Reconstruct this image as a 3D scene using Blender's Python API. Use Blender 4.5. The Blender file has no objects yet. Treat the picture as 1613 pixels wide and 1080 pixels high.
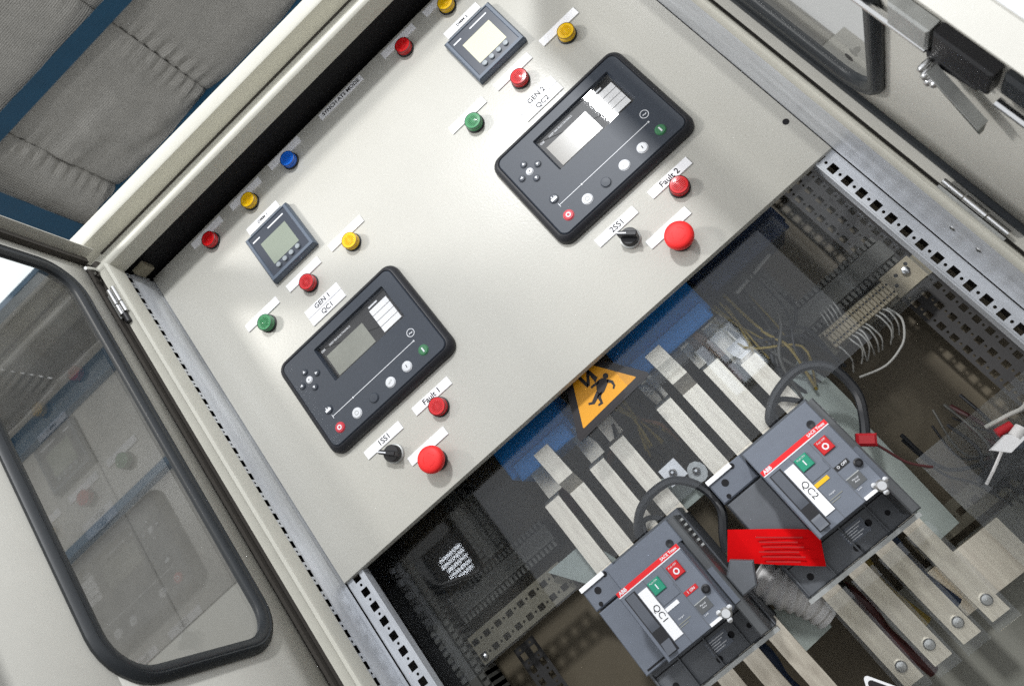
import bpy, bmesh, math, random
from mathutils import Vector, Matrix
random.seed(7)
SC = bpy.context.scene
COL = SC.collection
ZB = 1400.0                      # height of the panel's reference line above the floor, mm

def W(x, y, z):                  # cabinet mm (x right, y into the cabinet, z up) -> metres
    return Vector((x * .001, y * .001, (z + ZB) * .001))

# ------------------------------------------------------------------ camera
cam = bpy.data.cameras.new('camera')
co = bpy.data.objects.new('camera', cam); COL.objects.link(co)
cam.sensor_fit = 'HORIZONTAL'; cam.sensor_width = 36.0
cam.lens = 36.0 * 1200.0 / 1613.0
cam.clip_start = .02; cam.clip_end = 100
CAMR = [[0.7337467, 0.5992263, 0.3202243], [-0.6692309, 0.7187611, 0.1884476], [-0.117242, -0.3525768, 0.9284093]]
CAMC = [141.123, 406.064, -1028.609]
m = Matrix(((CAMR[0][0], -CAMR[1][0], -CAMR[2][0], CAMC[0] * .001),
            (CAMR[0][2], -CAMR[1][2], -CAMR[2][2], CAMC[2] * .001),
            (-CAMR[0][1], CAMR[1][1], CAMR[2][1], (-CAMC[1] + ZB) * .001),
            (0, 0, 0, 1)))
co.matrix_world = m
cam.dof.use_dof = True; cam.dof.focus_distance = 1.12; cam.dof.aperture_fstop = 9.0
SC.camera = co

# ------------------------------------------------------------------ light
w = bpy.data.worlds.new('World'); SC.world = w; w.use_nodes = True
bg = w.node_tree.nodes['Background']
bg.inputs[0].default_value = (.93, .96, 1.0, 1); bg.inputs[1].default_value = 1.05

def area(name, x, y, z, tx, ty, tz, sx, sy, power, color):
    l = bpy.data.lights.new(name, 'AREA'); l.shape = 'RECTANGLE'; l.size = sx; l.size_y = sy
    l.energy = power; l.color = color
    o = bpy.data.objects.new(name, l); COL.objects.link(o)
    o.location = W(x, y, z)
    d = W(tx, ty, tz) - W(x, y, z)
    o.rotation_euler = d.to_track_quat('-Z', 'Y').to_euler()
    return o
area('hall_lamp', -2650, -2950, 2800, -150, 0, 250, .5, .5, 112, (1, .985, .96))
area('hall_lamp', 1255, -4150, 2450, 100, 0, 100, .30, .36, 150, (.97, .985, 1))

SC.view_settings.view_transform = 'Standard'
SC.view_settings.look = 'None'
SC.view_settings.exposure = 0.15
SC.view_settings.gamma = 1.0
try:
    SC.cycles.use_denoising = False
    SC.cycles.max_bounces = 10
    SC.cycles.transparent_max_bounces = 16
    SC.cycles.sample_clamp_indirect = 4
except Exception:
    pass

# ------------------------------------------------------------------ materials
def lin(r, g, b):
    f = lambda c: (c / 255 / 12.92) if c <= 10 else (((c / 255) + .055) / 1.055) ** 2.4
    return (f(r), f(g), f(b), 1)

def mat(name, rgb, rough=.5, metal=0.0, bump=None, var=0.0, vscale=20.0, coat=0.0, spec=.5, rvar=0.0, stretch=None, emit=None, trans=0.0):
    M = bpy.data.materials.new(name); M.use_nodes = True
    nt = M.node_tree; b = nt.nodes['Principled BSDF']
    b.inputs['Base Color'].default_value = lin(*rgb)
    b.inputs['Roughness'].default_value = rough
    b.inputs['Metallic'].default_value = metal
    b.inputs['Specular IOR Level'].default_value = spec
    b.inputs['Coat Weight'].default_value = coat
    if trans: b.inputs['Transmission Weight'].default_value = trans
    tc = nt.nodes.new('ShaderNodeTexCoord')
    src = tc.outputs['Object']
    if stretch:
        mp = nt.nodes.new('ShaderNodeMapping'); mp.inputs['Scale'].default_value = stretch
        nt.links.new(src, mp.inputs['Vector']); src = mp.outputs['Vector']
    if var or rvar:
        n = nt.nodes.new('ShaderNodeTexNoise'); n.inputs['Scale'].default_value = vscale
        n.inputs['Detail'].default_value = 6; n.inputs['Roughness'].default_value = .65
        nt.links.new(src, n.inputs['Vector'])
        if var:
            r = nt.nodes.new('ShaderNodeValToRGB')
            c = lin(*rgb)
            r.color_ramp.elements[0].position = .3; r.color_ramp.elements[1].position = .7
            r.color_ramp.elements[0].color = tuple(max(0, v * (1 - var)) for v in c[:3]) + (1,)
            r.color_ramp.elements[1].color = tuple(min(1, v * (1 + var)) for v in c[:3]) + (1,)
            nt.links.new(n.outputs['Fac'], r.inputs['Fac']); nt.links.new(r.outputs['Color'], b.inputs['Base Color'])
        if rvar:
            mr = nt.nodes.new('ShaderNodeMapRange')
            mr.inputs['To Min'].default_value = max(.03, rough - rvar); mr.inputs['To Max'].default_value = rough + rvar
            nt.links.new(n.outputs['Fac'], mr.inputs['Value']); nt.links.new(mr.outputs['Result'], b.inputs['Roughness'])
    if bump:
        n2 = nt.nodes.new('ShaderNodeTexNoise'); n2.inputs['Scale'].default_value = bump[0]; n2.inputs['Detail'].default_value = 3
        nt.links.new(tc.outputs['Object'], n2.inputs['Vector'])
        bp = nt.nodes.new('ShaderNodeBump'); bp.inputs['Strength'].default_value = bump[1]; bp.inputs['Distance'].default_value = bump[2] * .001
        nt.links.new(n2.outputs['Fac'], bp.inputs['Height']); nt.links.new(bp.outputs['Normal'], b.inputs['Normal'])
    if emit:
        b.inputs['Emission Color'].default_value = lin(*emit[0]); b.inputs['Emission Strength'].default_value = emit[1]
    return M

def clear(name, tint, haze, ior=1.49, rough=.02, hazecol=(190, 195, 200), scr=0.0):
    M = bpy.data.materials.new(name); M.use_nodes = True
    nt = M.node_tree; nt.nodes.clear()
    out = nt.nodes.new('ShaderNodeOutputMaterial')
    t = nt.nodes.new('ShaderNodeBsdfTransparent'); t.inputs[0].default_value = tint + (1,)
    g = nt.nodes.new('ShaderNodeBsdfGlossy'); g.inputs['Roughness'].default_value = rough
    lw = nt.nodes.new('ShaderNodeLayerWeight'); lw.inputs['Blend'].default_value = .5
    pw = nt.nodes.new('ShaderNodeMath'); pw.operation = 'POWER'; pw.inputs[1].default_value = 5
    f = nt.nodes.new('ShaderNodeMath'); f.operation = 'MULTIPLY_ADD'
    r0 = ((ior - 1) / (ior + 1)) ** 2
    f.inputs[1].default_value = 1 - r0; f.inputs[2].default_value = r0
    nt.links.new(lw.outputs['Facing'], pw.inputs[0]); nt.links.new(pw.outputs[0], f.inputs[0])
    d = nt.nodes.new('ShaderNodeBsdfDiffuse'); d.inputs[0].default_value = lin(*hazecol)
    m1 = nt.nodes.new('ShaderNodeMixShader'); m2 = nt.nodes.new('ShaderNodeMixShader')
    tc = nt.nodes.new('ShaderNodeTexCoord'); n = nt.nodes.new('ShaderNodeTexNoise')
    n.inputs['Scale'].default_value = 9; n.inputs['Detail'].default_value = 5
    mr = nt.nodes.new('ShaderNodeMapRange'); mr.inputs['From Min'].default_value = .3; mr.inputs['From Max'].default_value = .7
    mr.inputs['To Min'].default_value = haze * .45; mr.inputs['To Max'].default_value = haze * 1.6
    L = nt.links.new
    L(tc.outputs['Object'], n.inputs['Vector']); L(n.outputs['Fac'], mr.inputs['Value'])
    L(mr.outputs['Result'], m1.inputs[0]); L(t.outputs[0], m1.inputs[1]); L(d.outputs[0], m1.inputs[2])
    L(f.outputs[0], m2.inputs[0]); L(m1.outputs[0], m2.inputs[1]); L(g.outputs[0], m2.inputs[2])
    L(m2.outputs[0], out.inputs['Surface'])
    return M

MT = dict(
    paint=mat('powder_coat', (192, 190, 182), .33, 0, (260, .38, .5), .03, 5, spec=.5, rvar=.08),
    paint_door=mat('powder_coat_door', (198, 196, 188), .42, 0, (380, .22, .3), .025, 30),
    paint_frame=mat('powder_coat_frame', (200, 198, 187), .38, 0, (380, .22, .3), .03, 30),
    galv=mat('galvanised_steel', (202, 205, 210), .38, .4, (60, .12, .4), .2, 14, rvar=.14, stretch=(3, 3, .5)),
    zinc=mat('dull_zinc', (176, 178, 176), .45, .4, None, .2, 30, rvar=.1),
    handle=mat('dull_handle', (104, 106, 100), .45, .5),
    chrome=mat('bright_metal', (215, 215, 215), .22, 1.0),
    silver=mat('tinned_copper', (242, 231, 214), .26, .7, None, .16, 40, rvar=.12, stretch=(3, 3, .25)),
    rubber=mat('black_rubber', (34, 38, 42), .42, 0, (200, .1, .2)),
    foam=mat('dark_foam_seal', (58, 54, 49), .8, 0, (300, .4, .6)),
    black=mat('black_plastic', (22, 22, 26), .45),
    blackmat=mat('recess_shade', (13, 12, 17), .8, 0, None, .25, 90),  # near-black stands in for the shade in hollows, holes and seams
    ctrl=mat('controller_plastic', (46, 53, 64), .46, 0, (900, .25, .18), .05, 200),
    ctrl_side=mat('controller_bezel', (29, 30, 36), .5, 0, (900, .25, .18), .05, 200),
    meter=mat('meter_plastic', (86, 97, 112), .42, 0, (900, .15, .12), .04, 100),
    meter_face=mat('meter_face', (52, 58, 70), .28),
    lcd_g=mat('grey_green_display', (140, 148, 134), .2),
    lcd_y=mat('pale_yellow_display', (220, 217, 190), .2),
    lcd_d=mat('grey_display', (138, 139, 130), .18, 0, None, .12, 30),
    lcd_d2=mat('light_grey_display', (150, 147, 141), .18),
    white=mat('white_plastic', (242, 242, 243), .4),
    plate=mat('white_label', (249, 249, 252), .38),
    ink=mat('black_print', (22, 22, 24), .6),
    wink=mat('white_print', (226, 228, 232), .5),
    red=mat('red_lens', (206, 16, 24), .16, 0, None, 0, 1, .5),
    redp=mat('red_plastic', (238, 36, 36), .55, 0, (500, .2, .15)),
    yellow=mat('yellow_lens', (244, 196, 10), .16, 0, None, 0, 1, .5),
    blue=mat('blue_lens', (16, 104, 214), .16, 0, None, 0, 1, .5),
    green=mat('green_lens', (74, 146, 98), .18, 0, None, 0, 1, .5),
    red_rim=mat('red_lens_rim', (92, 8, 12), .4), yellow_rim=mat('yellow_lens_rim', (128, 96, 6), .4), blue_rim=mat('blue_lens_rim', (8, 46, 104), .4), green_rim=mat('green_lens_rim', (26, 62, 42), .4),  # dark tones that paint the refracted outline of each lens front
    meter_btn=mat('meter_button', (146, 153, 158), .4),
    btn_w=mat('white_button', (214, 216, 220), .45),
    btn_r=mat('red_button', (196, 52, 66), .45),
    btn_g=mat('green_button', (56, 118, 78), .45),
    brk=mat('breaker_grey', (104, 110, 121), .5, 0, (700, .2, .15), .05, 60),
    lever=mat('lever_plastic', (84, 88, 96), .2),
    brk_d=mat('breaker_dark', (94, 97, 102), .55, 0, (700, .2, .15), .08, 60),
    brk_b=mat('breaker_black', (84, 86, 88), .42, 0, None, .06, 40),
    strip_r=mat('red_print', (222, 16, 24), .45),
    push_g=mat('green_push', (28, 140, 110), .35),
    push_r=mat('red_push', (196, 22, 28), .35),
    yel=mat('yellow_mark', (232, 184, 16), .5),
    sign_y=mat('sign_yellow', (244, 168, 8), .45),
    sign_k=mat('sign_black', (26, 20, 24), .5),
    tag_ink=mat('tag_print', (168, 8, 12), .6),
    tag=mat('red_tag', (214, 0, 6), .8, 0, None, .08, 30, spec=.15),
    backp=mat('mounting_plate', (104, 94, 76), .6, 0, (250, .2, .3), .1, 8),
    inner=mat('inner_steel', (60, 58, 57), .6, .2, None, .1, 12),
    olive=mat('zinc_rail', (126, 120, 104), .5, .4, None, .1, 30),
    duct=mat('grey_duct', (86, 85, 80), .6),
    cable=mat('cable_black', (40, 41, 44), .5, 0, (200, .1, .3)),
    bluebox=mat('blue_insulation', (30, 150, 240), .45, 0, None, .05, 20),
    wire_w=mat('wire_white', (178, 176, 170), .5),
    wire_y=mat('wire_yellow', (150, 130, 64), .5),
    wire_b=mat('wire_brown', (128, 92, 66), .5),
    wire_r=mat('wire_red', (176, 26, 36), .5),
    mplate=mat('zinc_plate', (158, 166, 160), .5, .35, None, .08, 10),
    gland=mat('grey_plate', (132, 131, 122), .5, .1, None, .08, 8),
    term=mat('terminal_plastic', (168, 156, 132), .5),
    cable_blue=mat('cable_dark_blue', (34, 52, 82), .5),
    ribbed=mat('ribbed_sleeve', (222, 220, 218), .5),
    dark_red=mat('dark_red_insulator', (76, 36, 36), .5),
    concrete=mat('concrete', (92, 90, 86), .7, 0, (8, .3, 3), .15, 3),
    skylight=mat('skylight_sheet', (240, 244, 246), .5, emit=((236, 244, 248), 2.2)),
    glowpane=mat('glow_pane', (235, 240, 245), .4, emit=((226, 236, 246), 4.0)),  # glow colour of the added panes behind the viewer
    tube=mat('light_tube', (255, 255, 255), .5, emit=((235, 242, 255), 26)),
    beam=mat('blue_steel', (16, 64, 90), .55, 0, None, .1, 4),
    acry=clear('clear_acrylic', (.90, .91, .92), .008, 1.42),
    acry2=clear('clear_acrylic_lower', (.95, .955, .95), .035, 1.42),
    glass=clear('door_glazing', (.50, .495, .475), .05, 1.74, .035),
    screen=clear('screen_cover', (.95, .95, .95), .0, 1.5, .02),
)

# roof blanket: woven foil with fine cords and soft wrinkles
def blanket_mat():
    M = mat('quilted_blanket', (164, 161, 154), .6, 0, None, .1, 5)
    nt = M.node_tree; b = nt.nodes['Principled BSDF']; tc = nt.nodes.new('ShaderNodeTexCoord')
    w1 = nt.nodes.new('ShaderNodeTexWave'); w1.bands_direction = 'X'; w1.inputs['Scale'].default_value = 14; w1.inputs['Distortion'].default_value = 1.2
    w2 = nt.nodes.new('ShaderNodeTexWave'); w2.bands_direction = 'Y'; w2.inputs['Scale'].default_value = 17; w2.inputs['Distortion'].default_value = 1.2
    n = nt.nodes.new('ShaderNodeTexNoise'); n.inputs['Scale'].default_value = 3; n.inputs['Detail'].default_value = 4
    a = nt.nodes.new('ShaderNodeMath'); a.operation = 'ADD'; a2 = nt.nodes.new('ShaderNodeMath'); a2.operation = 'MULTIPLY_ADD'; a2.inputs[1].default_value = 3.0
    L = nt.links.new
    for x in (w1, w2, n): L(tc.outputs['Object'], x.inputs['Vector'])
    L(w1.outputs['Fac'], a.inputs[0]); L(w2.outputs['Fac'], a.inputs[1]); L(n.outputs['Fac'], a2.inputs[0]); L(a.outputs[0], a2.inputs[2])
    bp = nt.nodes.new('ShaderNodeBump'); bp.inputs['Strength'].default_value = .8; bp.inputs['Distance'].default_value = .007
    L(a2.outputs[0], bp.inputs['Height']); L(bp.outputs['Normal'], b.inputs['Normal'])
    return M
MT['blanket'] = blanket_mat()

# ------------------------------------------------------------------ mesh building
class MB:
    def __init__(s): s.v = []; s.f = []; s.m = []; s.cur = 0
    def face(s, pts):
        i = len(s.v); s.v += [tuple(p) for p in pts]; s.f.append(tuple(range(i, i + len(pts)))); s.m.append(s.cur)
    def loft(s, secs, cap0=True, cap1=True, closed=True):
        i0 = len(s.v); n = len(secs[0])
        for q in secs: s.v += [tuple(p) for p in q]
        for k in range(len(secs) - 1):
            for j in range(n if closed else n - 1):
                a = i0 + k * n + j; b = i0 + k * n + (j + 1) % n
                s.f.append((a, b, b + n, a + n)); s.m.append(s.cur)
        if cap0: s.f.append(tuple(range(i0, i0 + n))); s.m.append(s.cur)
        if cap1: s.f.append(tuple(range(i0 + (len(secs) - 1) * n, i0 + len(secs) * n))); s.m.append(s.cur)
        return s
    def box(s, x0, x1, y0, y1, z0, z1, c=0):
        if c:
            return s.prism([(x0, z0), (x1, z0), (x1, z1), (x0, z1)], y0, y1, c)
        return s.loft([[(x0, y0, z0), (x1, y0, z0), (x1, y0, z1), (x0, y0, z1)], [(x0, y1, z0), (x1, y1, z0), (x1, y1, z1), (x0, y1, z1)]])
    def prism(s, poly, y0, y1, c=0):      # y0 is the front; c chamfers the front edge
        if c:
            return s.loft([[(x, y0, z) for x, z in inset(poly, c)], [(x, y0 + c, z) for x, z in poly], [(x, y1, z) for x, z in poly]])
        return s.loft([[(x, y0, z) for x, z in poly], [(x, y1, z) for x, z in poly]])
    def flat(s, poly, y): s.face([(x, y, z) for x, z in poly]); return s
    def lathe(s, prof, x=0, z=0, n=28, cap0=True, cap1=True):      # prof: (r, y)
        return s.loft([[(x + r * math.cos(2 * math.pi * k / n), y, z + r * math.sin(2 * math.pi * k / n)) for k in range(n)] for r, y in prof], cap0, cap1)
    def ring(s, outs, closed=True):       # list of outlines (x, z) with y: a closed ring profile
        secs = [[(x, y, z) for x, z in o] for o, y in outs]
        return s.loft(secs + [secs[0]], False, False)
    def tube(s, pts, r, n=8, smooth=4):
        P = [Vector(p) for p in pts]
        if smooth and len(P) > 2: P = catmull(P, smooth)
        secs = []; up = Vector((.3, .9, .31))
        for i, p in enumerate(P):
            t = (P[min(i + 1, len(P) - 1)] - P[max(i - 1, 0)]).normalized()
            a = t.cross(up)
            if a.length < .05: a = t.cross(Vector((1, 0, 0)))
            a.normalize(); b = t.cross(a)
            rr = r(i / (len(P) - 1)) if callable(r) else r
            secs.append([p + a * math.cos(2 * math.pi * k / n) * rr + b * math.sin(2 * math.pi * k / n) * rr for k in range(n)])
        return s.loft(secs)

def catmull(P, k):
    out = []
    for i in range(len(P) - 1):
        p0 = P[max(i - 1, 0)]; p1 = P[i]; p2 = P[i + 1]; p3 = P[min(i + 2, len(P) - 1)]
        for j in range(k):
            t = j / k
            out.append(.5 * ((2 * p1) + (p2 - p0) * t + (2 * p0 - 5 * p1 + 4 * p2 - p3) * t * t + (3 * p1 - p0 - 3 * p2 + p3) * t ** 3))
    out.append(P[-1]); return out

def inset(poly, c):
    n = len(poly); out = []
    ar = sum(poly[i][0] * poly[(i + 1) % n][1] - poly[(i + 1) % n][0] * poly[i][1] for i in range(n))
    sg = 1 if ar > 0 else -1
    for i in range(n):
        a = Vector(poly[i - 1]); b = Vector(poly[i]); d = Vector(poly[(i + 1) % n])
        e1 = (b - a).normalized(); e2 = (d - b).normalized()
        n1 = Vector((-e1.y, e1.x)) * sg; n2 = Vector((-e2.y, e2.x)) * sg
        nn = n1 + n2
        k = c / max(.25, (1 + n1.dot(n2)) / 2) / 2 * 1.0
        out.append((b.x + nn.x * k, b.y + nn.y * k))
    return out

def rrect(x0, x1, z0, z1, r, n=6):
    P = []
    for cx, cz, a0 in ((x1 - r, z0 + r, -90), (x1 - r, z1 - r, 0), (x0 + r, z1 - r, 90), (x0 + r, z0 + r, 180)):
        for k in range(n + 1):
            a = math.radians(a0 + 90 * k / n); P.append((cx + r * math.cos(a), cz + r * math.sin(a)))
    return P

def mesh(mb, mats, smooth=40, merge=True):
    me = bpy.data.meshes.new('mesh')
    me.from_pydata([(x * .001, y * .001, z * .001) for x, y, z in mb.v], [], mb.f)
    for q in mats: me.materials.append(MT[q])
    me.polygons.foreach_set('material_index', mb.m)
    bm = bmesh.new(); bm.from_mesh(me)
    if merge: bmesh.ops.remove_doubles(bm, verts=bm.verts, dist=1e-6)
    bmesh.ops.recalc_face_normals(bm, faces=bm.faces)
    if smooth:
        for f in bm.faces: f.smooth = True
        for e in bm.edges:
            if len(e.link_faces) == 2 and e.calc_face_angle(0) > math.radians(smooth): e.smooth = False
    bm.to_mesh(me); bm.free()
    return me

def link(name, data, parent=None):
    o = bpy.data.objects.new(name, data); COL.objects.link(o)
    if parent: o.parent = parent
    return o

def tag(o, label=None, cat=None, group=None, kind=None):
    if label: o['label'] = label
    if cat: o['category'] = cat
    if group: o['group'] = group
    if kind: o['kind'] = kind
    return o

def thing(name, label, cat, loc=(0, 0, 0), group=None, rz=0):
    o = link(name, None); o.empty_display_size = .02
    o.location = W(*loc); o.rotation_euler = (0, 0, rz)
    return tag(o, label, cat, group)

def part(name, mb, mats, parent, label=None, solid=0, smooth=40, kind=None):
    if isinstance(mats, str): mats = [mats]
    o = link(name, mesh(mb, mats, smooth), parent)
    if solid:
        md = o.modifiers.new('solid', 'SOLIDIFY'); md.thickness = solid * .001; md.offset = 0
    if label: o['label'] = label
    if kind: o['kind'] = kind
    return o

def single(name, mb, mats, label, cat, loc=(0, 0, 0), group=None, solid=0, smooth=40):
    o = part(name, mb, mats, None, None, solid, smooth); o.location = W(*loc)
    return tag(o, label, cat, group)

def dup(root, loc=None, label=None, group=None):
    def rec(o, p):
        c = o.copy(); COL.objects.link(c)
        if p: c.parent = p
        for ch in o.children: rec(ch, c)
        return c
    r = rec(root, None)
    if loc: r.location = W(*loc)
    if label: r['label'] = label
    if group: r['group'] = group
    return r

_tx = {}
def text_mesh(s, size, mt, ax='CENTER', bold=0.0, shear=0.0, sp=1.0, wide=1.0):
    k = (s, size, mt, ax, bold, shear, sp, wide)
    if k in _tx: return _tx[k]
    cu = bpy.data.curves.new('txt', 'FONT'); cu.body = s; cu.size = size; cu.align_x = ax; cu.align_y = 'CENTER'
    cu.offset = bold; cu.shear = shear; cu.space_character = sp; cu.resolution_u = 3
    o = bpy.data.objects.new('txt', cu); COL.objects.link(o)
    dg = bpy.context.evaluated_depsgraph_get()
    me = bpy.data.meshes.new_from_object(o.evaluated_get(dg))
    bpy.data.objects.remove(o)
    for v in me.vertices: v.co = Vector((v.co.x * .001 * wide, 0, v.co.y * .001))
    me.materials.clear(); me.materials.append(MT[mt])
    _tx[k] = me; return me

def text(s, size, mt, parent, x, y, z, rot=0, name='lettering', **kw):
    o = link(name, text_mesh(s, size, mt, **kw), parent)
    o.location = (x * .001, y * .001, z * .001); o.rotation_euler = (0, math.radians(-rot), 0)
    return o

# perforated strip: u along, w across; fn maps (u, w) to a point; cells with one square and one round hole
def perforated(mb, fn, u0, u1, w0, w1, wc, a, b, r, pitch=25.0, start=0.0):
    def q(*p): mb.face([fn(*t) for t in p])
    def rect(ua, ub, wa, wb):
        if ub - ua > .01 and wb - wa > .01: q((ua, wa), (ub, wa), (ub, wb), (ua, wb))
    u = u0
    k = math.ceil((u0 - start) / pitch)
    while True:
        c = start + k * pitch; k += 1
        if c + pitch / 2 + r + 1 > u1: break
        if c - a / 2 < u: continue
        rect(u, c - a / 2, w0, w1)
        rect(c - a / 2, c + a / 2, w0, wc - b / 2); rect(c - a / 2, c + a / 2, wc + b / 2, w1)
        e = c + pitch / 2; h = r + .6
        rect(c + a / 2, e - h, w0, w1)
        rect(e - h, e + h, w0, wc - h); rect(e - h, e + h, wc + h, w1)
        sq = [(e - h, wc - h), (e, wc - h), (e + h, wc - h), (e + h, wc), (e + h, wc + h), (e, wc + h), (e - h, wc + h), (e - h, wc)]
        oc = [(e + r * math.cos(t), wc + r * math.sin(t)) for t in [math.radians(225 + 45 * i) for i in range(8)]]
        for i in range(8): q(sq[i], sq[(i + 1) % 8], oc[(i + 1) % 8], oc[i])
        u = e + h
    rect(u, u1, w0, w1)

# ================================================================== HALL ROOF BEHIND THE CABINET
ZR = 6000
def blanket(x0, x1, sag, y0, y1, fold):
    mb = MB(); nx, ny = 44, 150
    P = []
    rnd = random.Random(int(x0))
    ph = [rnd.uniform(0, 6) for _ in range(6)]
    wr = [(rnd.uniform(y0, y1), rnd.uniform(.15, .85), rnd.uniform(60, 140), rnd.uniform(-22, 22)) for _ in range(12)]
    for j in range(ny + 1):
        row = []
        for i in range(nx + 1):
            u = i / nx; x = x0 + (x1 - x0) * u; y = y0 + (y1 - y0) * j / ny
            z = ZR + 40 - sag * (math.sin(math.pi * min(1, max(0, u))) ** .45) * (.75 + .25 * math.sin(y * .003 + ph[0]))
            pk = .5 + .5 * math.sin(y * .0021 + ph[5])
            z += 17 * pk * math.sin(y * .046 + ph[1] + 4 * u) * math.exp(-((u - .05) / .11) ** 2)
            z += 17 * (1 - pk * .6) * math.sin(y * .051 + ph[2]) * math.exp(-((u - .95) / .11) ** 2)
            z += 9 * math.sin(x * .009 + ph[3]) * math.sin(y * .002 + ph[4])
            for wy, wu, ww, wa in wr: z += wa * math.exp(-((y - wy - (u - wu) * 260) / ww) ** 2) * math.exp(-((u - wu) / .28) ** 2)
            for fy, fu, fa in fold: z += fa / (1 + math.exp(-max(-30, min(30, (y - fy) / 22)))) * (1 if u < fu else math.exp(-((u - fu) / .06) ** 2))
            row.append((x, y, z))
        P.append(row)
    for j in range(ny):
        for i in range(nx): mb.face([P[j][i], P[j][i + 1], P[j + 1][i + 1], P[j + 1][i]])
    return mb
roof = tag(part('roof', MB().box(-3900, 3600, -900, 6100, ZR + 140, ZR + 170), 'inner', None), kind='structure'); roof.location = W(0, 0, 0)
for x0, x1, sg, fo in ((-3900, -2705, 150, ()), (-2700, -1330, 70, ((3920, .55, -45), (4180, .3, 30))), (-1325, 60, 70, ()), (65, 1450, 70, ())):
    part('insulation_blanket', blanket(x0, x1, sg, 0, 6000, fo), 'blanket', roof)
for k in range(2):
    part('insulation_blanket', blanket(-7000 + k * 1550, -5455 + k * 1550, 60, 4715, 6080, ()), 'blanket', roof)
def roof_beam(x0, x1, y0, y1, z0, z1, along, lab, cat='beam', grp='blue steel beams under the roof'):
    mb = MB()
    if along == 'x':
        mb.box(x0, x1, y0, y1, z0, z0 + 9); mb.box(x0, x1, (y0 + y1) / 2 - 5, (y0 + y1) / 2 + 5, z0 + 9, z1)
    else:
        mb.box(x0, x1, y0, y1, z0, z0 + 9); mb.box((x0 + x1) / 2 - 5, (x0 + x1) / 2 + 5, y0, y1, z0 + 9, z1)
    return single('roof_beam', mb, 'beam', lab, cat, (0, 0, 0), grp)
roof_beam(-7000, 3000, 3240, 3412, 5915, 6120, 'x', 'dark blue steel beam crossing the quilted grey roof lining, foremost of the beams')
roof_beam(-7000, 3000, 4635, 4760, 5905, 6120, 'x', 'blue steel beam just behind the top edge of the cabinet, half hidden by it')
roof_beam(-3800, -3160, 0, 5990, 5790, 5904, 'y', 'broad blue steel rafter in dim light above the top of the left door')
single('skylight', MB().box(-7000, -3905, 3450, 4710, ZR + 40, ZR + 60), 'skylight', 'bright white skylight sheet seen through the top of the left door glazing', 'skylight')
wall = tag(part('wall', MB().box(-7000, 3600, 6100, 6200, -1400, 2400), 'paint_door', None), kind='structure'); wall.location = W(0, 0, 0)
for k in range(7):
    part('insulation_blanket', MB().box(-7000 + k * 1500, -5506 + k * 1500, 6090, 6130, 2400, 6100, 12), 'blanket', wall)
for z0, z1, l in ((5500, 5790, 'upper blue steel girt on the far wall, seen through the left door glazing'), (3965, 4075, 'lower blue steel girt on the far wall, seen through the left door glazing')):
    single('wall_girt', MB().box(-7000, 3600, 5960, 6080, z0, z1, 8), 'beam', l, 'beam', (0, 0, 0), 'blue girts on the far wall')
fl = tag(part('floor', MB().box(-7000, 5000, -6000, 6100, -1460, -1400), 'concrete', None), kind='structure'); fl.location = W(0, 0, 0)
t = thing('reflection_panes', 'added glowing panes behind the viewer, mirrored faintly in the clear cover', 'glow panel', (120, -5200, 420))  # added glow panes, unseen, there to put streaks of reflection in the cover
for x0, x1, z0, z1 in ((-60, 20, -60, 420), (60, 300, -20, 160), (60, 300, 190, 420)):
    part('pane', MB().box(x0, x1, -6, 6, z0, z1), 'glowpane', t)
part('frame', MB().box(-90, 330, -40, -10, -90, 450), 'paint_frame', t)
# louvred light fitting across the hall, mirrored in the dark cover
t = thing('louvred_light', 'louvred light fitting mirrored as bright stripes in the dark cover at the lower left', 'light', (-2268, -4250, 680))
for k in range(5): part('light_tube', MB().box(-150 + (k % 3) * 14, 120 + (k % 2) * 24, -8, 8, -105 + k * 46, -80 + k * 46), 'tube', t)
part('housing', MB().box(-260, 260, -60, -20, -230, 230, 8), 'black', t)

# ================================================================== CABINET
cab = thing('electrical_cabinet', 'cream steel switchgear cabinet standing open, with galvanised inner frame and dark interior', 'cabinet', (0, 0, 0))
XL, XR, YF = -412, 512, -95
# roof cap: fascia, shaded underside, recessed strip and inner lip bead
mb = MB().loft([[(x, -60, 548), (x, -60, 597), (x, -96, 601), (x, -98, 604), (x, -98, 629), (x, -94, 632), (x, 380, 640), (x, 380, 600), (x, -52, 592), (x, -52, 548)] for x in (-470, 572)])
part('roof_cap', mb, 'paint_frame', cab)
mb = MB().loft([[(x, -60, 548), (x, -92, 548), (x, -96, 546), (x, -98, 542), (x, -97, 536), (x, -94, 533), (x, -82, 532), (x, -60, 532)] for x in (-432, 530)])
part('top_lip', mb, 'paint_frame', cab)
part('seam_seal', MB().box(-432, 530, -62.5, -60.5, 594, 597), 'foam', cab)
# corner gusset under the lip
part('corner_bracket', MB().box(-404, -380, -52, -28, 521, 530), 'olive', cab)
# cavity above the control plate, coloured near-black for the darkness inside
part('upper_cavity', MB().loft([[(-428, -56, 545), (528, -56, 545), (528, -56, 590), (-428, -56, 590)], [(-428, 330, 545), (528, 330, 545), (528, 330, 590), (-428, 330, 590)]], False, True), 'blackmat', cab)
ZB0 = -800
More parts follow.
